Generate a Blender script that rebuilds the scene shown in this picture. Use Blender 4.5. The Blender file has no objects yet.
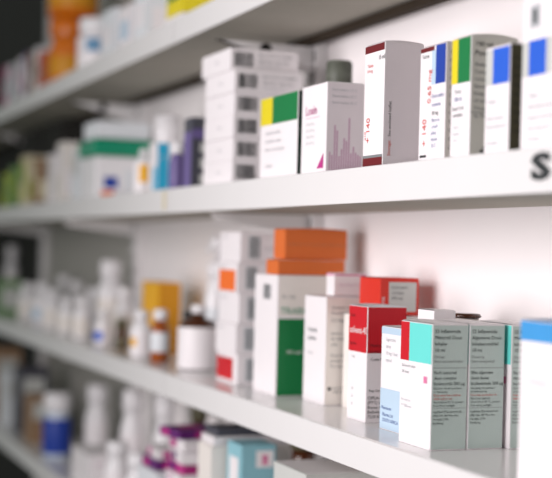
import bpy, bmesh, math, random
from mathutils import Vector, Matrix
random.seed(7)
C = bpy.context.scene.collection

# ------------------------------------------------------------------ materials
def lin(c):
    return tuple(((v/255)/12.92 if v/255 <= .04045 else ((v/255+.055)/1.055)**2.4) for v in c)
MATS = {}
def mat(name, rgb, rough=.5, vary=.05, scale=60, coat=0, trans=0, metal=0, bump=0.0, ior=1.45, spec=.5):
    if name in MATS: return MATS[name]
    m = bpy.data.materials.new(name); m.use_nodes = True
    nt = m.node_tree; b = nt.nodes['Principled BSDF']
    col = lin(rgb)
    tc = nt.nodes.new('ShaderNodeTexCoord')
    no = nt.nodes.new('ShaderNodeTexNoise'); no.inputs['Scale'].default_value = scale; no.inputs['Detail'].default_value = 4
    nt.links.new(tc.outputs['Object'], no.inputs['Vector'])
    mx = nt.nodes.new('ShaderNodeMix'); mx.data_type = 'RGBA'
    mx.inputs['A'].default_value = tuple(v*(1-vary) for v in col)+(1,)
    mx.inputs['B'].default_value = tuple(min(1, v*(1+vary)) for v in col)+(1,)
    nt.links.new(no.outputs['Fac'], mx.inputs['Factor'])
    nt.links.new(mx.outputs['Result'], b.inputs['Base Color'])
    b.inputs['Roughness'].default_value = rough
    b.inputs['Metallic'].default_value = metal
    b.inputs['IOR'].default_value = ior; b.inputs['Specular IOR Level'].default_value = spec
    b.inputs['Coat Weight'].default_value = coat
    b.inputs['Transmission Weight'].default_value = trans
    if bump:
        bp = nt.nodes.new('ShaderNodeBump'); bp.inputs['Strength'].default_value = bump; bp.inputs['Distance'].default_value = .001
        nt.links.new(no.outputs['Fac'], bp.inputs['Height']); nt.links.new(bp.outputs['Normal'], b.inputs['Normal'])
    MATS[name] = m
    return m
M = dict(
 card=mat('white_card', (236,231,233), .45, .02),
 card_warm=mat('warm_white_card', (232,226,220), .5, .03),
 card_cool=mat('cool_white_card', (222,226,230), .5, .03),
 grey_card=mat('grey_card', (196,198,194), .5, .03),
 sage=mat('sage_grey_print', (184,200,195), .5, .03),
 ink=mat('black_ink', (38,42,44), .6, .05),
 greyink=mat('grey_ink', (120,124,126), .6, .05),
 paleink=mat('pale_grey_ink', (182,184,188), .6, .05),
 redink=mat('red_ink', (205,62,48), .6, .05),
 pinkink=mat('pink_ink', (214,120,160), .6, .05),
 rosepink=mat('rose_pink_ink', (204,168,190), .6, .05),
 palepink=mat('pale_pink_ink', (216,190,204), .6, .05),
 magenta=mat('magenta_ink', (180,48,128), .5, .05),
 blueink=mat('blue_ink', (70,90,150), .6, .05),
 red=mat('red_print', (196,14,32), .4, .05),
 brightred=mat('scarlet_print', (212,44,26), .4, .05),
 maroon=mat('maroon_print', (104,18,26), .45, .05),
 teal=mat('turquoise_print', (104,214,206), .45, .03),
 green=mat('green_print', (12,118,62), .45, .05),
 darkgreen=mat('bottle_green_print', (36,58,50), .45, .05),
 teallid=mat('sea_green_plastic', (8,140,104), .35, .05),
 yellow=mat('yellow_print', (222,204,24), .45, .04),
 amberyel=mat('golden_yellow_print', (238,176,20), .45, .05),
 blue=mat('blue_print', (34,92,206), .45, .04),
 navy=mat('navy_print', (30,62,158), .45, .05),
 sky=mat('sky_blue_print', (62,150,214), .45, .04),
 paleblue=mat('pale_blue_print', (184,206,224), .45, .04),
 paleteal=mat('pale_teal_card', (138,190,202), .45, .04),
 steelblue=mat('steel_blue_print', (92,140,176), .45, .04),
 cyan=mat('cyan_print', (46,172,212), .45, .04),
 ochre=mat('ochre_print', (206,140,22), .5, .05),
 orange=mat('orange_card', (214,108,46), .5, .05),
 orange2=mat('orange_print', (236,112,40), .5, .05),
 purple=mat('purple_print', (106,92,144), .45, .05),
 violet=mat('plum_print', (96,32,108), .45, .05),
 darkgrey=mat('dark_grey_print', (74,74,84), .45, .05),
 lime=mat('lime_print', (168,186,60), .45, .06),
 leaf=mat('dull_green_print', (98,140,84), .45, .06),
 rosegrey=mat('rose_grey_card_and_shade', (226,217,221), .5, .03),
 stone=mat('stone_grey_print', (220,219,210), .5, .03),
 cream=mat('cream_card', (214,204,172), .5, .05),
 salmon=mat('salmon_print', (190,92,62), .5, .05),
 tan=mat('tan_card', (150,120,92), .55, .06),
 white_pl=mat('white_plastic', (234,232,234), .28, .02, coat=.3),
 blue_pl=mat('bluish_plastic', (206,218,232), .22, .03, coat=.3),
 black_pl=mat('black_plastic', (30,26,24), .3, .05),
 olive_pl=mat('olive_plastic_and_shade', (84,80,58), .4, .05),
 greycap=mat('grey_green_plastic', (98,102,92), .4, .05),
 amber=mat('amber_glass', (150,72,12), .15, .08, coat=.4),
 brown=mat('dark_amber_glass', (70,34,14), .12, .08, coat=.4),
 orange_pl=mat('orange_plastic', (210,110,8), .3, .08, coat=.3),
 shelf=mat('white_enamelled_steel', (226,224,224), .24, .015, 25, coat=.2),
 post=mat('white_painted_steel', (222,220,220), .4, .02, 25),
 slot=mat('dark_slot', (28,27,26), .8, .05),
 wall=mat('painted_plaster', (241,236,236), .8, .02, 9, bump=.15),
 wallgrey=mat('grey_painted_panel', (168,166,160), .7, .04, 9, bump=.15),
 undershade=mat('underside_shade_grey', (182,178,168), .9, .05, 30, spec=.05),  # grey that stands for shade on the shelf undersides
 gapshade=mat('gap_shade_brown', (58,50,42), .8, .1, 30, spec=.1),  # dark tone for the shadow gap between shelf and wall
 dark=mat('dark_wall_and_shade', (34,33,30), .8, .1, 6, bump=.1),  # dark tone of the far left wall and the back shade blocks
 floor=mat('grey_linoleum', (92,90,84), .4, .06, 12),
)

# ------------------------------------------------------------------ mesh builder
FONT_CACHE = {}
def glyphs(s, off=0):
    if s not in FONT_CACHE:
        cu = bpy.data.curves.new('text', 'FONT'); cu.body = s; cu.size = 1; cu.offset = off; cu.resolution_u = 2
        o = bpy.data.objects.new('text', cu); C.objects.link(o)
        dg = bpy.context.evaluated_depsgraph_get()
        me = bpy.data.meshes.new_from_object(o.evaluated_get(dg))
        FONT_CACHE[s] = ([v.co.copy() for v in me.vertices], [tuple(p.vertices) for p in me.polygons])
        bpy.data.objects.remove(o); bpy.data.curves.remove(cu); bpy.data.meshes.remove(me)
    return FONT_CACHE[s]

class MB:
    def __init__(self): self.bm = bmesh.new(); self.mats = []
    def mi(self, m):
        m = M[m] if isinstance(m, str) else m
        if m not in self.mats: self.mats.append(m)
        return self.mats.index(m)
    def box(self, x0, x1, y0, y1, z0, z1, m, bevel=0.0, seg=2):
        t = bmesh.new(); bmesh.ops.create_cube(t, size=1)
        for v in t.verts:
            v.co = Vector(((x0+x1)/2+v.co.x*(x1-x0), (y0+y1)/2+v.co.y*(y1-y0), (z0+z1)/2+v.co.z*(z1-z0)))
        if bevel: bmesh.ops.bevel(t, geom=t.edges[:], offset=bevel, segments=seg, affect='EDGES', profile=.5)
        self.join(t, m)
    def join(self, t, m, smooth=False):
        i = self.mi(m); mp = {}
        for v in t.verts: mp[v] = self.bm.verts.new(v.co)
        for f in t.faces:
            try: g = self.bm.faces.new([mp[v] for v in f.verts])
            except ValueError: continue
            g.material_index = i; g.smooth = smooth
        t.free()
    def poly(self, pts, m):
        f = self.bm.faces.new([self.bm.verts.new(p) for p in pts]); f.material_index = self.mi(m)
    def grid(self, nx, ny, fn, m, smooth=True):
        i = self.mi(m)
        vs = [[self.bm.verts.new(fn(a/nx, b/ny)) for b in range(ny+1)] for a in range(nx+1)]
        for a in range(nx):
            for b in range(ny):
                f = self.bm.faces.new((vs[a][b], vs[a+1][b], vs[a+1][b+1], vs[a][b+1])); f.material_index = i; f.smooth = smooth
    def lathe(self, prof, m, cx=0, cy=0, n=28, a0=0, a1=2*math.pi):
        i = self.mi(m); full = abs(a1-a0-2*math.pi) < 1e-6
        k = n if full else n+1
        rings = []
        for r, z in prof:
            rings.append([self.bm.verts.new((cx+r*math.cos(a0+(a1-a0)*j/n), cy+r*math.sin(a0+(a1-a0)*j/n), z)) for j in range(k)])
        for q in range(len(rings)-1):
            for j in range(n):
                j2 = (j+1) % k
                f = self.bm.faces.new((rings[q][j], rings[q][j2], rings[q+1][j2], rings[q+1][j])); f.material_index = i; f.smooth = True
        if full:
            for ring, rev in ((rings[0], True), (rings[-1], False)):
                f = self.bm.faces.new(ring[::-1] if rev else ring); f.material_index = i
    def build(self, name, parent=None, loc=(0,0,0), rz=0):
        me = bpy.data.meshes.new(name); self.bm.normal_update(); self.bm.to_mesh(me); self.bm.free()
        for m in self.mats: me.materials.append(m)
        o = bpy.data.objects.new(name, me); C.objects.link(o)
        o.location = loc; o.rotation_euler = (0,0,rz)
        if parent: o.parent = parent
        return o

def tag(o, label, cat, group=None):
    o['label'] = label; o['category'] = cat
    if group: o['group'] = group
    return o
def empty(name, loc, label, cat, group=None, rz=0):
    o = bpy.data.objects.new(name, None); C.objects.link(o); o.location = loc; o.rotation_euler = (0,0,rz); o.empty_display_size = .02
    return tag(o, label, cat, group)
def struct(o): o['kind'] = 'structure'; return o

# ------------------------------------------------------------------ cartons
EPS = .00022
class Carton(MB):
    """box with its near front lower corner at the origin; front faces -Y, near side faces +X"""
    def __init__(self, w, d, h, m='card', bevel=.0006):
        super().__init__(); self.w, self.d, self.h = w, d, h
        self.box(-w, 0, 0, d, 0, h, m, bevel)
        self.k = 0
    def P(self, face, u, v):
        e = EPS*(1+.4*self.k)
        if face == 'f': return Vector((-self.w+u, -e, v))
        if face == 's': return Vector((e, u, v))
        return Vector((-self.w+u, v, self.h+e))
    def rect(self, face, u0, v0, u1, v1, m, layer=0):
        self.k = layer
        self.poly([self.P(face,u0,v0), self.P(face,u1,v0), self.P(face,u1,v1), self.P(face,u0,v1)], m)
    def frac(self, face, u0, v0, u1, v1, m, layer=0):      # the same in fractions of the face
        U = self.w if face in 'ft' else self.d; V = self.h if face in 'fs' else self.d
        q = .0006
        self.rect(face, max(u0*U,q), max(v0*V,q), min(u1*U,U-q), min(v1*V,V-q), m, layer)
    def text(self, face, u, v, size, s, m='ink', up=False, layer=2):
        self.k = layer; vs, fs = glyphs(s); i = self.mi(m)
        out = []
        for c in vs:
            x, y = c.x*size, c.y*size
            out.append(self.bm.verts.new(self.P(face, u-y, v+x) if up else self.P(face, u+x, v+y)))
        for f in fs:
            g = self.bm.faces.new([out[j] for j in f]); g.material_index = i
    def lines(self, face, u, v, size, strs, m='ink', lead=1.35):
        for k, s in enumerate(strs):
            if isinstance(s, tuple): self.text(face, u, v-k*size*lead, size, s[0], s[1])
            else: self.text(face, u, v-k*size*lead, size, s, m)
    def barcode(self, face, u0, v0, u1, v1, m='ink', seed=1, base=None):
        r = random.Random(seed)
        if base: self.rect(face, u0-.0008, v0-.0008, u1+.0008, v1+.0008, base, 1)
        u = u0
        while u < u1:
            t = (u1-u0)*r.choice((.025,.04,.06)); self.rect(face, u, v0, min(u+t, u1), v1, m, 2); u += t+(u1-u0)*r.choice((.02,.035,.05))
    def done(self, name, a, Y, z, label, cat='box', group=None, flap=True, bow=.0, flapmat=None, rz=0):
        w, d, h = self.w, self.d, self.h
        o = tag(self.build(name, None, (-a, Y, z), rz), label, cat, group)
        if flap:
            f = MB(); mm = flapmat or 'card'
            e = .0012
            top = lambda s, t: Vector((-w+e+(w-2*e)*s, e+(d-2*e)*t, h+.0006+bow*math.sin(math.pi*t)))
            f.grid(2, 8, top, mm)
            f.grid(2, 8, lambda s, t: top(s, t)*1 - Vector((0,0,top(s,t).z-h+.0002)), mm)
            for s in (0, 1):
                f.grid(1, 8, lambda q, t, s=s: Vector((top(s,t).x, top(s,t).y, h-.0002+(top(s,t).z-h+.0002)*q)), mm)
            f.build('top_flap', o)
        return o

def bottle(name, a, Y, z, r, h, body, capm, label, cat='bottle', group=None, capr=None, caph=None, lab=None, neck=.45, liquid=None):
    """lathe bottle: body with shoulder and neck, ribbed cap, wrapped paper label (colour, v0, v1[, stripe])"""
    o = empty(name, (-a, Y, z), label, cat, group)
    capr = capr or r*.72; caph = caph or h*.2; s = h-caph
    b = MB()
    b.lathe([(r*.9,0),(r,.002),(r,s*.72),(r*.97,s*.78),(r*.85,s*.85),(capr*.9,s*.93),(capr*.86,s)], body)
    b.build('bottle_body', o)
    c = MB()
    prof = [(capr*.98,s+.0005),(capr,s+.0015),(capr,h-.002),(capr*.93,h-.0005),(capr*.6,h)]
    c.lathe(prof, capm, n=32)
    for k in range(24):
        t = 2*math.pi*k/24
        c.lathe([(.0006,s+.002),(.0006,h-.003)], capm, cx=capr*math.cos(t), cy=capr*math.sin(t), n=5)
    c.build('cap', o)
    if lab:
        l = MB(); lm, v0, v1 = lab[:3]
        l.lathe([(r+.0003,s*v0),(r+.0004,s*v0+.0003),(r+.0004,s*v1-.0003),(r+.0003,s*v1)], lm, n=40)
        if len(lab) > 3:
            for sm, w0, w1, t0, t1 in lab[3]:
                l.lathe([(r+.0009,s*w0),(r+.0009,s*w1)], sm, n=12, a0=math.radians(t0), a1=math.radians(t1))
        l.build('paper_label', o)
    return o

LOW, MID, UP, BOT = 1.244, 1.4735, 1.684, 1.02
WALL = .64
# ------------------------------------------------------------------ the setting
m = MB(); m.box(-2.305, 1.2, WALL, WALL+.12, 0, 2.5, 'wall'); struct(m.build('wall_back'))
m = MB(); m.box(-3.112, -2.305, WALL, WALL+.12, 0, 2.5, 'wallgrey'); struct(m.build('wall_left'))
m = MB(); m.box(-5.2, -3.112, WALL, WALL+.12, 0, 2.5, 'dark'); struct(m.build('wall_far_left'))  # flat slab coloured dark in place of a shaded recess
m = MB(); m.box(-5.2, 1.2, -2.2, WALL, -.1, 0, 'floor'); struct(m.build('floor'))

# ------------------------------------------------------------------ shelves, uprights, brackets
YF = .49; YB = .624
def shelf(x0, x1, ztop, zbot, label, letter=None, clip=None):
    o = empty('metal_shelf', ((x0+x1)/2, YB, zbot), label, 'shelf', 'white steel wall shelves'); cx = (x0+x1)/2
    b = MB(); b.box(x0-cx+.0006, x1-cx-.0006, YF+.002-YB, 0, 0.003, ztop-zbot, 'shelf', .0012); b.build('shelf_board', o)
    b = MB(); b.box(x0-cx+.001, x1-cx-.001, YF+.003-YB, -.001, 0, .0029, 'undershade', .0004); b.build('underside_shade_panel', o)['label'] = 'grey panel added to darken the underside'  # panel added so the underside carries its shade as colour
    f = MB(); f.box(x0-cx, x1-cx, YF-YB, YF+.0019-YB, -.0003, ztop-zbot-.0005, 'shelf', .0008); f.build('front_lip', o)
    if ztop == UP:
        b = MB(); b.box(x0-cx+.002, x1-cx-.002, -.012, 0, -.0095, -.0012, 'gapshade', .0005); b.build('gap_shade_strip', o)['label'] = 'dark brown strip standing for the gap shadow under the back edge'  # added strip, the gap shadow at the wall made solid
    if letter:
        s, x, z, size = letter
        t = MB(); vs, fs = glyphs(s, .055); i = t.mi('ink')
        vv = [t.bm.verts.new((x-cx+c.x*size*2.1, YF-YB-.0006, z-zbot+c.y*size)) for c in vs]
        for q in fs: t.bm.faces.new([vv[j] for j in q])
        t.build('stencilled_letter', o)['label'] = 'black letter painted on the front lip'
    if clip:
        k = MB(); k.box(clip-cx-.004, clip-cx+.004, YF-YB-.0022, YF-YB-.0004, .004, ztop-zbot-.004, 'cream', .0005); k.build('lip_clip', o)['label'] = 'small beige clip over the lip'
    return o
shelf(-1.648, -.15, LOW, LOW-.0285, 'near length of the white steel shelf carrying the turquoise inhaler cartons')
shelf(-4.4, -1.652, LOW, LOW-.0285, 'far length of white shelf under the amber bottles and golden carton')
shelf(-1.648, -.15, MID, MID-.031, 'near length of white shelf with a black letter S on its lip', letter=('S', -.8000, 1.4520, .0235))
shelf(-4.4, -1.652, MID, MID-.031, 'far length of white shelf under the green-lidded tub', clip=-1.664)
shelf(-1.648, -.15, UP, UP-.031, 'near top shelf length whose underside shows above the barcoded cartons')
shelf(-4.4, -1.652, UP, UP-.031, 'far top shelf length carrying the orange jars and white jar')
shelf(-4.4, -.15, BOT, BOT-.0285, 'lowest white shelf carrying the bottle with a blue label')

POSTS = ((1.52, 'slotted white upright behind the stack of barcoded cartons'), (2.31, 'slotted white upright behind the green-lidded tub'), (3.10, 'slotted white upright beside the dark wall, farthest left'))
for a, lab in POSTS:
    p = MB(); x = -a
    p.box(x-.014, x+.014, WALL-.015, WALL-.0003, .02, 2.3, 'post', .0015)
    o = tag(p.build('shelf_upright'), lab, 'shelf upright', 'slotted shelf uprights')
    s = MB()
    for k in range(44):
        zz = .9+k*.025
        s.box(x-.008, x-.004, WALL-.0153, WALL-.0149, zz, zz+.014, 'slot'); s.box(x+.004, x+.008, WALL-.0153, WALL-.0149, zz, zz+.014, 'slot')
    s.build('slot_row', o)
    for nm, zb in (('lower', LOW-.0285), ('middle', MID-.031), ('upper', UP-.031), ('lowest', BOT-.0285)):
        where = {1.52:'upright nearest the camera', 2.31:'middle upright', 3.10:'farthest upright'}[a]
        big = 1.0 if nm == 'upper' else .55
        q = MB(); prof = [(YF+.012, zb-.0102 if nm == 'upper' else zb-.0006), (WALL-.016, zb-.0102 if nm == 'upper' else zb-.0006), (WALL-.016, zb-.042*big), (WALL-.03, zb-.040*big), (YF+.02, zb-.010)]
        i = q.mi('post'); A = [q.bm.verts.new((x-.002, y, z)) for y, z in prof]; B = [q.bm.verts.new((x+.002, y, z)) for y, z in prof]
        q.bm.faces.new(A[::-1]); q.bm.faces.new(B)
        for k in range(5): q.bm.faces.new((A[k], A[(k+1)%5], B[(k+1)%5], B[k]))
        ob = tag(q.build('shelf_bracket'), f'white steel bracket holding the {nm} shelf on the {where}', 'bracket', 'shelf brackets')
        if nm == 'upper':
            h = MB(); h.lathe([(.007,0),(.007,.0006)], 'slot', n=16)
            hh = h.build('bracket_hole', ob, (x+.0021, YF+.075, zb-.017)); hh.rotation_euler = (0, math.pi/2, 0)

# ================================================================== MIDDLE SHELF
# tall carton at the right edge, blue band
c = Carton(.083, .04, .114)
c.rect('f', .001, .051, .0093, .0750, 'grey_card'); c.rect('f', .0093, .051, .0315, .0755, 'blue'); c.rect('f', .0315, .051, .039, .0755, 'grey_card')
c.rect('f', .010, .084, .0225, .100, 'paleink'); c.barcode('f', .0125, .087, .020, .097, 'greyink', 3)
for k, s in enumerate(('Tablets', 'Each tablet contains', 'Keep in a cool dry place', 'Store below 25 C', '30 tablets')): c.text('f', .010, .036-k*.0075, .0042, s, 'paleink')
c.frac('s', 0, 0, 1, 1, 'card_warm')
c.done('medicine_carton', .755, .503, MID, 'tall white carton with blue block and grey strips, above the black letter S', group='white cartons with blue blocks')
# smaller blue block carton
c = Carton(.034, .030, .077)
c.rect('f', .0006, .0495, .0105, .0755, 'grey_card'); c.rect('f', .0105, .0495, .0334, .0755, 'blue')
for k, s in enumerate(('Tablets', '', 'Each contains', 'Store below 25', '', '20 tablets')): c.text('f', .004, .036-k*.006, .0042, s or ' ', 'paleink')
c.frac('s', 0, 0, 1, 1, 'olive_pl')  # side face lies in shadow; that shade is put into its colour
for k in range(9): c.text('s', .003, .066-k*.0065, .0036, 'Store in a dry place', 'ink')
c.done('medicine_carton', .849, .500, MID, 'shorter white carton with blue block and side coloured dark brown for shade, beside the green-blocked carton', group='white cartons with blue blocks')
# green and yellow
c = Carton(.030, .040, .091)
c.frac('f', 0, .62, .33, 1, 'yellow'); c.frac('f', .33, .62, 1, 1, 'green')
c.text('f', .006, .049, .0045, 'Syrup', 'greyink'); c.text('f', .005, .043, .0045, '100 ml', 'blueink'); c.text('f', .003, .036, .0045, 'Each 5 ml', 'ink'); c.text('f', .004, .031, .0045, 'contains', 'ink')
for k, s in enumerate(('Store', 'below', '25 C')): c.text('f', .005, .022-k*.005, .004, s, 'paleink')
c.frac('s', 0, 0, 1, 1, 'stone')
c.text('s', .003, .083, .0055, '100 ml', 'ink'); c.text('s', .003, .076, .0060, 'Paediatric Syrup', 'ink')
c.lines('s', .003, .068, .0042, ['Shake well before use', 'Composition: each 5 ml', 'contains active 125 mg', 'Store below 25 C', 'Keep out of reach', 'of children', 'Dosage as directed', 'by the physician'], 'greyink', 1.3)
c.rect('s', .001, .033, .039, .0336, 'greyink', 1)
for k in range(3): c.rect('s', .014-.0012*(3-k)+.001, .006+k*.002, .014+.0012*(3-k)+.001, .008+k*.002, 'ink', 1)
c.rect('s', .009, .003, .021, .0055, 'ink', 1)
c.done('medicine_carton', .909, .502, MID, 'white carton with yellow and green block on front and printed beige side', bow=.0016, flapmat='stone')
# slim carton with maroon top, blue block and red writing
c = Carton(.044, .034, .092)
c.frac('f', 0, .955, .55, 1, 'maroon'); c.frac('f', .46, .66, .64, .955, 'paleblue'); c.frac('f', .62, .66, 1, 1, 'navy', 1)
c.text('f', .020, .046, .0085, '0.65 mg', 'redink', up=True); c.text('f', .013, .012, .0095, '+ 140', 'redink', up=True)
c.text('f', .004, .083, .004, 'Tablets', 'ink'); c.rect('f', .003, .0035, .014, .0055, 'ink', 1)
c.lines('f', .022, .050, .0045, ['Each tablet', 'contains', ('30 mg', 'ink')], 'blueink', 1.5); c.lines('f', .022, .031, .0042, ['Store in', 'a cool', 'place', 'below', '25 C'], 'blueink', 1.2)
c.frac('s', 0, 0, 1, 1, 'card_warm')
for k in range(12): c.text('s', .003, .083-k*.0068, .0042, 'Composition each', 'greyink')
c.done('medicine_carton', .954, .505, MID, 'slim white carton with dark blue block, maroon top strip and red sideways writing', bow=.001)
# maroon bands
c = Carton(.040, .037, .1065)
c.frac('f', 0, .935, 1, .975, 'maroon'); c.frac('f', 0, .975, 1, 1, 'maroon', 0); c.frac('f', 0, .0, 1, .078, 'maroon'); c.frac('f', 0, .078, 1, .10, 'greyink')
c.text('f', .028, .092, .0055, '15 ml', 'ink'); c.text('f', .006, .087, .004, 'Tablets', 'redink'); c.text('f', .006, .0825, .004, '0.4 mg', 'redink')
c.text('f', .013, .021, .0095, '+ 140', 'redink', up=True); c.text('f', .006, .024, .005, 'x10', 'redink', up=True)
c.frac('s', .03, 0, 1, 1, 'rosegrey')  # white card side; its pinkish shade is put into the colour
c.text('s', .0070, .009, .0042, 'Storage:', 'redink', up=True); c.text('s', .0070, .0255, .0038, 'See enclosed leaflet', 'ink', up=True)
c.rect('s', .0362, .050, .0372, .053, 'ink', 1)
c.done('medicine_carton', 1.061, .503, MID, 'tall white carton with maroon bands at top and foot and plain side tinted for shade', bow=.0012, flapmat='rosegrey')
# pink skyline carton
c = Carton(.061, .038, .084)
c.text('f', .010, .056, .0125, 'Loxin', 'magenta'); c.rect('f', .010, .0525, .045, .0535, 'palepink', 1)
c.k = 1; c.poly([c.P('f',.040,.004), c.P('f',.056,.004), c.P('f',.056,.018)], 'magenta')
for k in range(4): c.text('f', .012, .046-k*.006, .0038, 'tablets 20 mg', 'paleink')
c.frac('s', 0, 0, 1, 1, 'rosegrey')
r = random.Random(4)
for k in range(14): c.rect('s', .003+k*.0024, .002, .0046+k*.0024, .014+r.random()*.020+(.022 if k in (2,3,8) else 0), 'rosepink', 1)
for k in range(3): c.text('s', .005, .076-k*.006, .0035, 'Store below 25 C', 'paleink')
c.done('medicine_carton', 1.177, .500, MID, 'white carton with pink lettering on the front and pale pink bars on its side')
# bottle behind it
bottle('medicine_bottle', 1.330, .578, MID, .017, .127, 'brown', 'greycap', 'brown bottle with grey-green cap rising behind the carton with pink bars', capr=.0132, caph=.028, lab=('card',.15,.65))
# yellow and green carton
c = Carton(.104, .034, .084)
c.frac('f', 0, .66, .33, 1, 'yellow'); c.frac('f', .33, .66, 1, 1, 'green')
for k, s in enumerate(('Antimalarial tablets', 'Each tablet contains', 'Store in a cool dry place', '', '24 tablets')): c.text('f', .016, .045-k*.0085, .0055, s or ' ', 'paleink')
c.frac('s', 0, 0, 1, 1, 'darkgreen')
c.done('medicine_carton', 1.254, .502, MID, 'wide white carton with yellow and green block, in front of the barcoded stack', flapmat='card_warm')
# stack of six barcoded cartons
where = ('lowest', 'second from the bottom', 'third from the bottom', 'fourth from the bottom', 'fifth from the bottom', 'topmost')
for k in range(6):
    hh = .0250; c = Carton(.102, .082, hh, bevel=.0008)
    c.barcode('s', .005, .0045, .0275, hh-.0045, 'ink', 20+k)
    c.text('s', .034, hh-.008, .0045, 'Box of 10 x 10 tablets', 'greyink'); c.text('s', .034, hh-.0145, .0042, 'Batch No.  Exp. Date', 'greyink'); c.text('s', .034, hh-.020, .0038, 'Store below 25 C', 'paleink')
    c.text('f', .05, hh*.45, .005, 'tablets', 'paleink')
    top = k == 5
    c.done('barcoded_carton', 1.441+(.012 if top else (.0015 if k % 2 else 0)), .500-(.002 if top else 0)+(.001 if k % 2 else 0), MID+k*.0252,
           f'white barcoded carton, {where[k]} in the stack of six', group='stack of barcoded cartons', flap=False)
# purple carton and added vial
c = Carton(.032, .030, .084, 'darkgrey')
c.frac('f', 0, 0, 1, .8, 'purple'); c.frac('s', 0, .70, 1, .84, 'purple')
for v in (.05, .28, .50): c.frac('s', .35, v, .8, v+.14, 'grey_card', 1)
c.text('s', .005, .075, .006, 'Gel', 'greyink')
c.done('medicine_carton', 1.591, .500, MID, 'purple and dark grey carton with pale squares, left of the barcoded stack', flapmat='darkgrey')
bottle('small_vial', 1.668, .506, MID, .0100, .059, 'purple', 'white_pl', 'added little vial with purple label and round white cap standing for a blurred glint between cyan and purple cartons', capr=.0088, caph=.015, lab=('purple',.1,.65))  # made-up vial; its white cap takes the place of an out-of-focus highlight
# cyan carton, bottle behind
c = Carton(.040, .017, .066)
c.frac('s', 0, 0, 1, 1, 'cyan'); c.frac('f', .6, 0, 1, .5, 'cyan'); c.text('s', .004, .045, .006, 'ml', 'card')
c.done('medicine_carton', 1.775, .510, MID, 'small narrow cyan and white carton in front of the big white-capped bottle', flapmat='card')
bottle('medicine_bottle', 1.915, .565, MID, .019, .116, 'white_pl', 'white_pl', 'tall white bottle with broad white cap behind the cyan carton', capr=.0188, caph=.044, lab=('card',.1,.6))
bottle('medicine_bottle', 1.885, .522, MID, .0135, .064, 'white_pl', 'white_pl', 'white round-shouldered bottle with yellow stripe beside the cyan carton', capr=.006, caph=.008, lab=('card',.05,.76,(('amberyel',.3,.74,-40,20),)))
# tub with green lid
o = empty('storage_tub', (-2.092, .50, MID), 'pale plastic tub with sea-green lid on the middle shelf', 'tub')
b = MB(); b.box(-.105, -.004, .004, .100, 0, .066, 'white_pl', .004, 3); b.build('tub_body', o)
b = MB(); b.box(-.110, 0, 0, .106, .0665, .092, 'teallid', .004, 3); b.box(-.100, -.012, .012, .094, .0915, .0935, 'teallid', .001); b.build('lid', o)['label'] = 'sea-green lid'
b = MB(); b.box(-.0045, -.0036, .018, .040, .016, .034, 'navy', .0003); b.box(-.0045, -.0036, .014, .034, .004, .012, 'orange2', .0003); b.box(-.0045, -.0036, .050, .090, .012, .045, 'card_cool', .0003); b.build('side_sticker', o)
c = Carton(.085, .085, .026, 'card_cool'); 
c.done('medicine_carton', 2.10, .505, MID+.0942, 'flat pale carton lying on the green-lidded tub', flap=False)
# far end of the middle shelf
FAR = [(2.262,.515,.050,.050,.085,'card_cool','grey_card','pale carton standing left of the green-lidded tub'),
       (2.372,.512,.050,.045,.105,'card_warm','card','warm white carton, second left of the green-lidded tub'),
       (2.485,.516,.040,.05,.090,'card','grey_card','white carton beside the brown carton at the far end of the middle shelf'),
       (2.60,.510,.04,.045,.088,'tan','cream','brown carton at the far end of the middle shelf'),
       (2.715,.512,.05,.045,.100,'cream','lime','cream carton with lime print left of the brown one'),
       (2.83,.510,.05,.05,.085,'leaf','lime','dull green carton near the left end of middle shelf'),
       (2.94,.512,.045,.05,.072,'lime','leaf','lime green carton at left frame edge on middle shelf')]
for a, lab in ((2.665, 'tall dark block standing for shade at the back behind the brown carton, middle shelf'), (2.90, 'tall dark block standing for shade at the far left back of the middle shelf')):
    c = Carton(.20, .045, .168, 'dark'); c.done('shade_block', a, .573, MID, lab, group='dark blocks standing for shade', flapmat='dark')  # added blocks, filling a spot at the back that is only dark
for a, Y, w, d, h, mm, pm, lab in FAR:
    c = Carton(w, d, h, mm); c.frac('s', .1, .15, .9, .55, pm); c.frac('f', .1, .5, .9, .9, pm); 
    c.done('medicine_carton', a, Y, MID, lab, group='cartons at the far end of the middle shelf', flapmat='card')

# ================================================================== LOWER SHELF
c = Carton(.086, .04, .1125)
c.frac('f', 0, .875, 1, 1, 'sky'); c.frac('s', 0, .875, 1, 1, 'sky')
c.text('f', .014, .070, .004, 'Nasal spray', 'rosegrey')
c.done('medicine_carton', .745, .503, LOW, 'blurred white carton with sky-blue top band in the right foreground', flapmat='sky')
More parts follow.
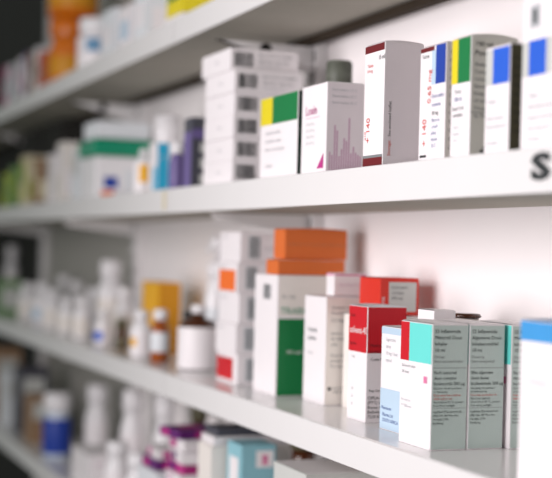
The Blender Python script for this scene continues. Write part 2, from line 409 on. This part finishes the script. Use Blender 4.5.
# inhaler cartons
def inhaler(a, Y, label, german, w=.056, d=.0325, h=.1005):
    c = Carton(w, d, h, 'card', .0008)
    c.frac('f', 0, .68, .29, 1, 'red'); c.frac('f', .29, .68, 1, 1, 'teal')
    c.frac('s', .02, .01, .985, .99, 'sage')
    c.text('f', .004, .063, .0032, 'Budesonide inhaler', 'greyink'); c.text('f', .004, .058, .0032, '200 doses', 'greyink')
    c.rect('f', .043, .0525, .049, .058, 'pinkink', 1); 
    c.lines('f', .004, .035, .003, ['For inhalation', 'use only'], 'paleink'); c.text('f', .010, .030, .0028, 'as directed', 'paleink')
    c.rect('s', .001, .0655, d-.001, .0659, 'greyink', 1); c.rect('s', .001, .0335, d-.001, .0338, 'greyink', 1)
    T = (['Für allgemeine', 'Algemene Dosis', 'Inhaleermiddel', '10 ml'] if german else ['Budesonide', 'Metered Dose', 'Inhaler', '10 ml'])
    T[0] = 'S2 Inflammide'
    c.lines('s', .0022, .0935, .0041, T, 'ink', 1.22)
    c.lines('s', .0022, .0735, .0030, (['Dosering:', 'Soos voorgeskryf'] if german else ['Dosage:', 'Read enclosed leaflet']), 'greyink', 1.2)
    c.lines('s', .0022, .0608, .0036, (['Elke afgemete', 'dosis bevat', 'budesoniede 200 µg'] if german else ['Each metered', 'dose contains', 'budesonide 200 µg']), 'ink', 1.22)
    c.lines('s', .0022, .0487, .0024, [*(['Versigtig: nie punkteer', 'of verbrand nie'] if german else ['Caution: do not puncture', 'or incinerate']),
            ('Hou weg van kinders nie' if german else 'Keep away from children', 'redink'), ('Skud voor gebruik' if german else 'Shake before use', 'redink' if not german else 'ink'),
            'Store below 30 °C, protect', 'from direct sunlight'], 'ink', 1.15)
    c.lines('s', .0022, .0300, .0024, ['Ingelheim Pharmaceuticals', '(Pty) Ltd, 407 Pine Ave', 'Ferndale 2194', 'Randburg'], 'ink', 1.25)
    return c.done('inhaler_carton', a, Y, LOW, label, group='turquoise inhaler cartons', bow=.0008)
inhaler(.977, .511, 'frontmost inhaler carton with red and turquoise front, nearest the shelf edge', False)
inhaler(.9766, .5442, 'middle inhaler carton showing only its printed grey side, between two others', True, d=.0325)
inhaler(.9715, .580, 'rearmost inhaler carton with thin turquoise front strip, half hidden behind the blue-topped carton', False, d=.034)
# white carton and dark-lidded jar peeping above the inhalers
c = Carton(.03, .021, .108); c.done('medicine_carton', 1.046, .548, LOW, 'plain white carton peeping above the inhaler cartons')
bottle('medicine_jar', 1.085, .601, LOW, .0125, .1045, 'card_warm', 'brown', 'pale jar with dark brown lid peeping above the inhaler cartons', 'jar', capr=.0128, caph=.0045)
# white / pale blue carton
c = Carton(.046, .038, .091)
c.frac('f', 0, 0, 1, .40, 'paleblue'); c.frac('f', 0, .93, .9, 1, 'paleblue')
c.lines('f', .010, .0785, .0045, ['Lignocaine', 'spray', '10 mg / dose', 'topical'], 'paleink', 1.35)
c.text('f', .004, .018, .0042, 'Pharmacare', 'blueink'); c.lines('f', .006, .012, .0045, ['Pharma Ltd', 'SOUTH AFRICA'], 'blueink', 1.1)
c.frac('s', 0, 0, 1, .4, 'paleblue')
c.done('medicine_carton', 1.068, .532, LOW, 'white carton with pale blue lower half, between the red-topped carton and the inhalers')
# red topped carton
c = Carton(.041, .040, .1065, 'card', .0008)
c.frac('f', 0, .60, 1, 1, 'red'); c.frac('s', 0, .60, 1, 1, 'red')
c.text('f', .003, .081, .0092, 'solvent-40', 'card'); c.text('f', .004, .070, .0042, 'Injection', 'maroon'); c.text('f', .004, .096, .0042, 'Sterile', 'maroon')
c.lines('f', .008, .058, .0036, ['1 vial'], 'greyink'); c.lines('f', .010, .028, .0036, ['IM', 'IV', 'SC'], 'greyink', 2)
c.lines('s', .003, .0695, .0042, ['Methylprednisolone', 'acetate 40 mg/ml'], 'maroon', 1.3); c.text('s', .004, .057, .0038, 'Code No. MH/2007', 'ink')
c.text('s', .003, .0285, .0034, 'Reg. No. J/21.5.1', 'ink'); c.lines('s', .002, .0215, .0042, ['CIPLA-MEDPRO', '(PTY) LTD', 'Rosen Heights', 'Bellville', '7530 RSA'], 'ink', 1.02)
c.done('medicine_carton', 1.147, .533, LOW, 'white carton with deep red top band, second from the inhalers', flapmat='card_cool', bow=.001)
# flat rear carton with red windowed carton on it
c = Carton(.082, .052, .094, 'card_warm'); 
c.frac('s', .02, .0, .98, .88, 'grey_card')
c.done('medicine_carton', 1.192, .566, LOW, 'pale carton at the back of lower shelf under the scarlet windowed carton', flapmat='card')
c = Carton(.048, .042, .036, 'brightred')
c.frac('s', .22, .10, .93, .90, 'grey_card')
c.lines('s', .012, .026, .004, ['Each tablet', 'contains', '500 mg'], 'greyink', 1.3)
c.text('s', .005, .006, .006, 'forte', 'card', up=True)
c.done('medicine_carton', 1.212, .576, LOW+.0954, 'scarlet carton with pale panel on its side, lying at the back behind the red-topped carton', flapmat='brightred')
# tall white carton and small one on it
c = Carton(.057, .042, .110, 'card', .001)
c.lines('f', .012, .073, .007, ['Ventolin', 'nebules'], 'greyink', 1.2); c.text('f', .012, .05, .0045, 'solution', 'paleink')
c.frac('s', .02, .01, .985, .99, 'card_warm')
c.lines('s', .006, .098, .0042, ['20 plastic ampoules', 'Respirator solution'], 'greyink', 1.25); c.text('s', .006, .085, .005, '2.5 mg / 2.5 ml', 'greyink')
c.lines('s', .006, .072, .0042, ['Sterile unit dose', 'for inhalation', 'only', '', 'Store below 30 C', 'protect from light', 'Do not inject', ' '], 'greyink', 1.32); c.lines('s', .009, .017, .0036, ['South Africa', '1685 Midrand'], 'greyink', 1.2)
c.rect('s', .004, .0155, .0075, .019, 'ink', 1)
c.done('medicine_carton', 1.281, .549, LOW, 'tall white carton with rows of small grey print, right of the green panel carton', flapmat='card')
c = Carton(.020, .036, .0225); c.frac('s', .0, .9, 1, 1, 'pinkink'); c.text('s', .006, .010, .004, 'Eye drops 5 ml', 'palepink'); c.frac('f', 0, .9, 1, 1, 'pinkink')
c.done('medicine_carton', 1.283, .558, LOW+.1115, 'little white carton lying on top of the tall printed white carton', flapmat='card')
# green panel carton, orange cartons on it
c = Carton(.068, .066, .1295, 'card', .001)
c.barcode('f', .028, .103, .050, .119, 'greyink', 12)
c.frac('s', .03, .66, .99, 1, 'card_warm'); c.rect('s', .002, .001, .036, .083, 'green', 1); c.frac('s', .55, .0, .99, .66, 'card_cool')
c.text('s', .004, .088, .0105, 'TRABOCI', 'teallid'); c.text('s', .012, .046, .005, '250 mg/ml', 'card'); c.text('s', .006, .105, .005, 'Rx only', 'greyink')
c.done('medicine_carton', 1.370, .530, LOW, 'tall white carton with big green side panel, under the orange cartons', flap=False)
c = Carton(.036, .078, .0155, 'orange'); c.done('orange_carton', 1.374, .532, LOW+.130, 'flat orange carton lying directly on the green panel carton', group='orange cartons', flapmat='orange')
c = Carton(.033, .073, .0325, 'orange'); c.rect('s', .003, .016, .076, .0165, 'tan', 1); c.done('orange_carton', 1.379, .541, LOW+.1465, 'deeper orange carton on top of the flat orange carton', group='orange cartons', flapmat='orange', bow=.001)
# stack of five small barcoded cartons
where = ('lowest', 'second from the bottom', 'middle', 'second from the top', 'topmost')
for k in range(5):
    hh = .0350; c = Carton(.072, .045, hh, bevel=.0008)
    c.barcode('s', .011, .005, .024, hh-.005, 'greyink', 40+k, 'card_cool')
    if k == 0: c.frac('f', .0, .12, .80, .84, 'red')
    if k == 3: c.frac('f', .12, .05, .92, .75, 'orange2')
    c.text('f', .01, hh-.007, .005, 'ampoules', 'paleink'); c.text('s', .030, .015, .005, '10 ml', 'paleink')
    mark = (' with red block', '', '', ' with orange block', '')[k]
    c.done('ampoule_carton', 1.491+(.002 if k % 2 else 0), .530-(.002 if k % 2 else 0), LOW+k*.0352, f'small white carton{mark}, {where[k]} of the five-high stack', group='stack of small white cartons', flap=False)
# pump bottle
def pump(a, Y, r, h):
    o = bottle('pump_bottle', a, Y, LOW, r, h*.80, 'white_pl', 'white_pl', 'tall white pump bottle standing against the wall behind the amber bottles', capr=r*.75, caph=.02, lab=('card_cool',.15,.65))
    q = MB(); q.lathe([(.0035,h*.80),(.0035,h*.90),(.009,h*.91),(.0095,h*.97),(.008,h)], 'white_pl', n=16); q.build('pump_head', o)
    n = MB()
    for i in range(8):
        t = i/8; x0, x1 = -.008-.034*t, -.008-.034*(t+.125)
        n.box(x1, x0, -.003, .003, h*.945-.012*t*t-.003, h*.945-.012*t*t+.002, 'white_pl')
    n.build('nozzle', o)
pump(1.764, .595, .0165, .172)
bottle('medicine_bottle', 1.694, .548, LOW, .026, .083, 'brown', 'white_pl', 'broad dark amber bottle with big blank white label and small cap coloured white for a glint', capr=.0095, caph=.011, lab=('card',.02,.76))  # the white of the cap stands for a bright glint on it
bottle('medicine_bottle', 1.722, .600, LOW, .0115, .086, 'brown', 'black_pl', 'small dark bottle with black cap behind the broad amber bottle', capr=.0105, caph=.022, lab=('card',.1,.5))
bottle('medicine_bottle', 1.800, .528, LOW, .0125, .072, 'amber', 'white_pl', 'slim amber bottle with pale blue label left of the broad amber bottle', capr=.009, caph=.015, lab=('card_cool',.26,.72))
bottle('medicine_bottle', 1.772, .561, LOW, .0100, .072, 'brown', 'black_pl', 'narrow black-capped bottle squeezed between the two amber bottles', capr=.009, caph=.012, lab=('darkgrey',.2,.7))
bottle('medicine_bottle', 1.895, .528, LOW, .0150, .066, 'white_pl', 'white_pl', 'white bottle with yellow spot on its label below the golden carton', capr=.010, caph=.014, lab=('card',.06,.70,(('amberyel',.30,.52,-85,-40),)))
c = Carton(.086, .034, .104, 'amberyel'); c.frac('s', 0, 0, 1, 1, 'ochre'); 
c.done('medicine_carton', 1.930, .562, LOW, 'golden yellow carton standing behind the white and amber bottles', flapmat='amberyel')
bottle('small_vial', 2.03, .535, LOW, .0095, .045, 'brown', 'olive_pl', 'tiny dark olive vial left of the white bottle with yellow spot', capr=.0085, caph=.014, lab=('olive_pl',.1,.6))
CL = [(2.113,.528,.0140,.056,'blue','stubby white bottle with blue label mark, in front of the tallest white bottle'),
      (2.160,.573,.0150,.090,None,'white bottle right of the tallest white bottle, near the golden carton'),
      (2.282,.580,.0240,.132,None,'tallest and broadest white bottle at the back of the lower shelf'),
      (2.262,.527,.0140,.070,None,'slim white bottle just left of the stubby blue-marked one'),
      (2.385,.530,.0165,.064,None,'short white bottle in the middle of the far white bottles'),
      (2.43,.585,.0150,.080,'sky','white bottle with sky-blue label standing at the back left of the tallest bottle'),
      (2.52,.533,.0170,.074,None,'white bottle, third from the left of the far lower row'),
      (2.65,.540,.0195,.082,'paleblue','white bottle with pale blue label, second from the left of the far lower row'),
      (2.82,.545,.0200,.076,None,'white bottle at the left end of the lower shelf'),
      (3.32,.600,.0170,.150,None,'thin tall white bottle at the back left of the lower shelf')]
CL += [(2.215,.612,.0130,.078,None,'slender white bottle at the back, just right of the tallest white bottle'),
       (2.345,.608,.0140,.098,None,'medium tall white bottle at the back, just left of the tallest white bottle'),
       (2.585,.592,.0160,.088,None,'white bottle at the back, third from the left end of the lower shelf'),
       (2.735,.600,.0180,.094,None,'white bottle at the back, second from the left end of the lower shelf')]
for a, Y, r, h, col, lab in CL:
    bottle('white_bottle', a, Y, LOW, r, h, 'white_pl', 'white_pl', lab, group='white bottles on the lower shelf', capr=r*.7, caph=h*.22,
           lab=('card_warm' if not col else 'card',.12,.66,((col,.2,.5,-100,-20),) if col else ()))
c = Carton(.06,.05,.075,'leaf'); c.frac('s',.1,.2,.9,.8,'grey_card'); c.done('medicine_carton', 2.99, .515, LOW, 'grey-green carton at the far left end of the lower shelf', flapmat='leaf')

# ================================================================== LOWEST SHELF
bottle('pill_bottle', 2.441, .530, BOT, .0250, .116, 'blue_pl', 'white_pl', 'white pill bottle with broad blue label on the lowest shelf', capr=.0235, caph=.034, lab=('navy',.10,.86))
for a, Y, r, h, lab in ((2.387,.590,.0222,.135,'white bottle standing right of the blue-labelled bottle'), (2.156,.590,.0190,.150,'middle white bottle on the lowest shelf, left of the magenta cartons'), (1.975,.590,.0170,.163,'white bottle nearest the magenta cartons on the lowest shelf')):
    bottle('white_bottle', a, Y, BOT, r, h, 'white_pl', 'white_pl', lab, group='white bottles on the lowest shelf', capr=r*.82, caph=h*.24, lab=('card',.1,.7,(('blueink',.12,.2,-90,-30),)))
c = Carton(.125,.050,.055,'card'); c.text('s',.008,.04,.008,'Syringes','palepink'); c.done('medicine_carton', 2.085, .505, BOT, 'plain white carton in front of the white bottles on the lowest shelf')
c = Carton(.09,.055,.088,'card_cool'); c.text('s',.008,.05,.008,'Gloves','paleink'); c.done('medicine_carton', 1.712, .503, BOT, 'pale carton under the two lower magenta packs, beside the bottles')
for a, lab in ((1.868, 'small white bottle in front, right of two on the lowest shelf beside the magenta packs'), (1.985, 'small white bottle in front, left of two on the lowest shelf beside the plain carton')):
    bottle('white_bottle', a, .522, BOT, .0185, .092, 'white_pl', 'white_pl', lab, group='white bottles on the lowest shelf', capr=.0150, caph=.022, lab=('card',.1,.7,(('blueink',.2,.4,-90,-40),)))
bottle('medicine_bottle', 1.840, .600, BOT, .0125, .168, 'brown', 'olive_pl', 'slim brown bottle with olive cap behind the magenta packs', capr=.011, caph=.03, lab=('card',.1,.6))
# pile under the magenta packs
c = Carton(.095,.090,.085,'card_cool'); c.text('s',.01,.04,.008,'Bandages','greyink'); c.done('medicine_carton', 1.600, .500, BOT, 'large pale carton under the taller magenta pile', flap=False)
zz = BOT+.0855
PK = [(1.622,.506,.060,.060,.014,'card','palepink','white flat pack, lowest of the taller magenta pile',0),
      (1.626,.512,.055,.055,.013,'magenta','violet','bright magenta flat pack, second lowest of the taller pile',.08),
      (1.618,.506,.058,.060,.014,'card','violet','white and plum pack in the middle of the taller magenta pile',-.08),
      (1.624,.511,.055,.058,.014,'card','magenta','white pack with magenta marks, second from the top of the taller pile',.06),
      (1.628,.506,.060,.062,.011,'violet','magenta','dark plum and magenta pack on top of the taller pile',.14)]
PK2 = [(1.728,.507,.06,.045,.013,'violet','magenta','plum pack, lower of the two beside the taller magenta pile',.05),
       (1.732,.508,.06,.042,.013,'card','magenta','white and magenta pack, upper of the two beside the taller magenta pile',-.06)]
for a, Y, w, d, h, mm, pm, lab, rz in PK:
    c = Carton(w, d, h, mm); c.frac('s', .35, .15, .8, .85, pm); c.frac('f', .1, .15, .5, .85, pm); c.frac('t', .2, .2, .7, .7, pm)
    c.done('tablet_pack', a, Y, zz, lab, group='pile of magenta tablet packs', flap=False, rz=rz); zz += h+.0006
zz = BOT+.0892
for a, Y, w, d, h, mm, pm, lab, rz in PK2:
    c = Carton(w, d, h, mm); c.frac('s', .2, .15, .6, .85, pm); c.frac('f', .1, .15, .5, .85, pm)
    c.done('tablet_pack', a, Y, zz, lab, group='pile of magenta tablet packs', flap=False, rz=rz); zz += h+.0006
# white flat cartons behind
c = Carton(.048,.10,.150,'card_warm'); c.text('s',.01,.1,.01,'Cotton','paleink'); c.done('medicine_carton', 1.523, .512, BOT, 'tall warm white carton behind the teal carton on the lowest shelf', flap=False)
c = Carton(.045,.095,.010,'card'); c.text('s',.01,.003,.005,'Leaflets','greyink'); c.done('medicine_carton', 1.524, .515, BOT+.1505, 'thin white carton lying on the tall warm white carton', flap=False)
c = Carton(.046,.09,.009,'darkgrey'); c.done('medicine_carton', 1.525, .520, BOT+.161, 'thin dark grey carton lying topmost behind the teal carton', flap=False)
# teal carton
c = Carton(.049, .042, .158, 'paleteal')
c.frac('s', .42, .84, .92, .96, 'card'); c.frac('s', .6, .86, .76, .93, 'pinkink', 1); c.frac('f', .2,.6,.8,.9,'card')
c.done('medicine_carton', 1.468, .530, BOT, 'light blue carton with white label standing just under the lower shelf', flapmat='paleteal')
bottle('medicine_bottle', 1.455, .600, BOT, .018, .176, 'brown', 'olive_pl', 'brown bottle with dark olive cap behind the light blue carton', capr=.015, caph=.022, lab=('card',.2,.6))
c = Carton(.085, .09, .166, 'grey_card'); c.text('s',.01,.12,.009,'Saline 0.9 %','paleink'); c.rect('s',.01,.10,.07,.104,'paleink',1)
c.done('medicine_carton', 1.222, .507, BOT, 'large pale white carton right of the light blue one, lowest shelf')
# dark far end of the lowest shelf
for a, Y, w, d, h, mm, lab in ((2.62,.515,.06,.05,.09,'tan','dull brown carton left of the blue-labelled bottle'), (2.76,.52,.06,.06,.13,'darkgrey','dark grey carton near the left end of the lowest shelf'),
                               (2.90,.515,.06,.06,.11,'card_cool','pale carton at the left end of the lowest shelf'), (3.02,.512,.06,.06,.15,'tan','tall brown carton at the left frame edge of the lowest shelf')):
    c = Carton(w, d, h, mm); c.frac('s', .15, .5, .85, .85, 'grey_card'); c.done('medicine_carton', a, Y, BOT, lab, flapmat=mm)

# ================================================================== TOP SHELF
o1 = bottle('orange_jar', 2.47, .538, UP, .035, .125, 'orange_pl', 'orange_pl', 'lower of two stacked orange plastic jars on the top shelf', 'jar', 'orange plastic jars', capr=.033, caph=.035, lab=('ochre',.2,.6))
o2 = bottle('orange_jar', 2.47, .545, UP+.1255, .045, .11, 'orange_pl', 'orange_pl', 'upper orange plastic jar standing on the other orange jar', 'jar', 'orange plastic jars', capr=.038, caph=.03, lab=('ochre',.2,.6))
bottle('white_jar', 2.225, .530, UP, .030, .088, 'white_pl', 'white_pl', 'round white jar with blue label beside the orange jars', 'jar', capr=.027, caph=.026, lab=('card',.1,.9,(('steelblue',.5,.85,-45,0),)))
TOP = [(2.055,.515,.07,.05,.080,'card_cool','card','bluish white pack beside the round white jar on the top shelf'),
       (1.955,.515,.06,.05,.07,'card','paleblue','pale pack with light blue print in the middle of the top shelf'),
       (1.860,.512,.06,.05,.085,'card_cool','card','pale cool white pack left of the yellow carton on the top shelf'),
       (1.69,.512,.08,.05,.0165,'card','card_cool','flat white pack under the yellow carton on the top shelf'),
       (2.555,.506,.030,.05,.075,'salmon','tan','orange-red carton left of the orange jars'),
       (2.610,.508,.028,.05,.090,'card_cool','greyink','grey-white carton, first of the row left of the orange-red one'),
       (2.665,.506,.028,.05,.085,'tan','card','brownish carton second in the row left of the orange-red one'),
       (2.715,.508,.028,.05,.092,'purple','card','dull purple carton in the row at the far top left'),
       (2.765,.506,.030,.05,.088,'card','pinkink','white carton with pink print beside the dull purple one'),
       (2.820,.508,.030,.05,.085,'darkgrey','card','dark grey carton in the row at the far top left'),
       (2.875,.506,.032,.05,.088,'card_cool','teal','white carton with turquoise print at the far top left'),
       (2.935,.508,.034,.05,.09,'pinkink','card','dull pink carton at the left frame edge of the top shelf')]
for a, Y, w, d, h, mm, pm, lab in TOP:
    c = Carton(w, d, h, mm); c.frac('s', .2, .2, .8, .6, pm); c.frac('f', .15, .3, .85, .7, pm); 
    c.done('medicine_carton', a, Y, UP, lab, group='packs on the top shelf', flapmat='card')

c = Carton(.07, .045, .05, 'yellow'); c.frac('f', .1, .4, .9, .8, 'green')
c.done('medicine_carton', 1.692, .514, UP+.0177, 'yellow carton lying on the flat white pack at the top frame edge', flapmat='yellow')
# ------------------------------------------------------------------ light
w = bpy.data.worlds.new('room_light'); bpy.context.scene.world = w; w.use_nodes = True
w.node_tree.nodes['Background'].inputs['Color'].default_value = (.92, 1.0, .93, 1)
w.node_tree.nodes['Background'].inputs['Strength'].default_value = .20
def area(name, loc, target, sx, sy, power, col):
    l = bpy.data.lights.new(name, 'AREA'); l.shape = 'RECTANGLE'; l.size = sx; l.size_y = sy; l.energy = power; l.color = col
    o = bpy.data.objects.new(name, l); C.objects.link(o); o.location = loc
    o.rotation_euler = (Vector(target)-Vector(loc)).to_track_quat('-Z', 'Y').to_euler()
    return o
area('aisle_light', (-.95, -.72, 1.50), (-1.1, .6, 1.43), 1.1, .9, 21, (1, .935, .955))  # unseen area light on the aisle side; no window is built

# ------------------------------------------------------------------ camera
F = 1380.; AL = math.atan(531/F); PI_, RO = math.radians(.46), math.radians(1.5)
s, n, z = Vector((-1,0,0)), Vector((0,1,0)), Vector((0,0,1))
d = math.cos(AL)*s+math.sin(AL)*n; r = -math.sin(AL)*s+math.cos(AL)*n
d2 = math.cos(PI_)*d+math.sin(PI_)*z; u = -math.sin(PI_)*d+math.cos(PI_)*z
R = math.cos(RO)*r+math.sin(RO)*u; U = -math.sin(RO)*r+math.cos(RO)*u
cd = bpy.data.cameras.new('camera'); cam = bpy.data.objects.new('camera', cd); C.objects.link(cam)
mw = Matrix((R, U, -d2)).transposed().to_4x4(); mw.translation = Vector((0,0,1.40)); cam.matrix_world = mw
cd.sensor_fit = 'HORIZONTAL'; cd.sensor_width = 36; cd.lens = 36*F/552; cd.clip_start = .05
cd.dof.use_dof = True; cd.dof.focus_distance = 1.18; cd.dof.aperture_fstop = 4.2
bpy.context.scene.camera = cam
vs = bpy.context.scene.view_settings
vs.view_transform = 'Standard'; vs.look = 'None'; vs.exposure = .17; vs.gamma = 1; vs.use_curve_mapping = False
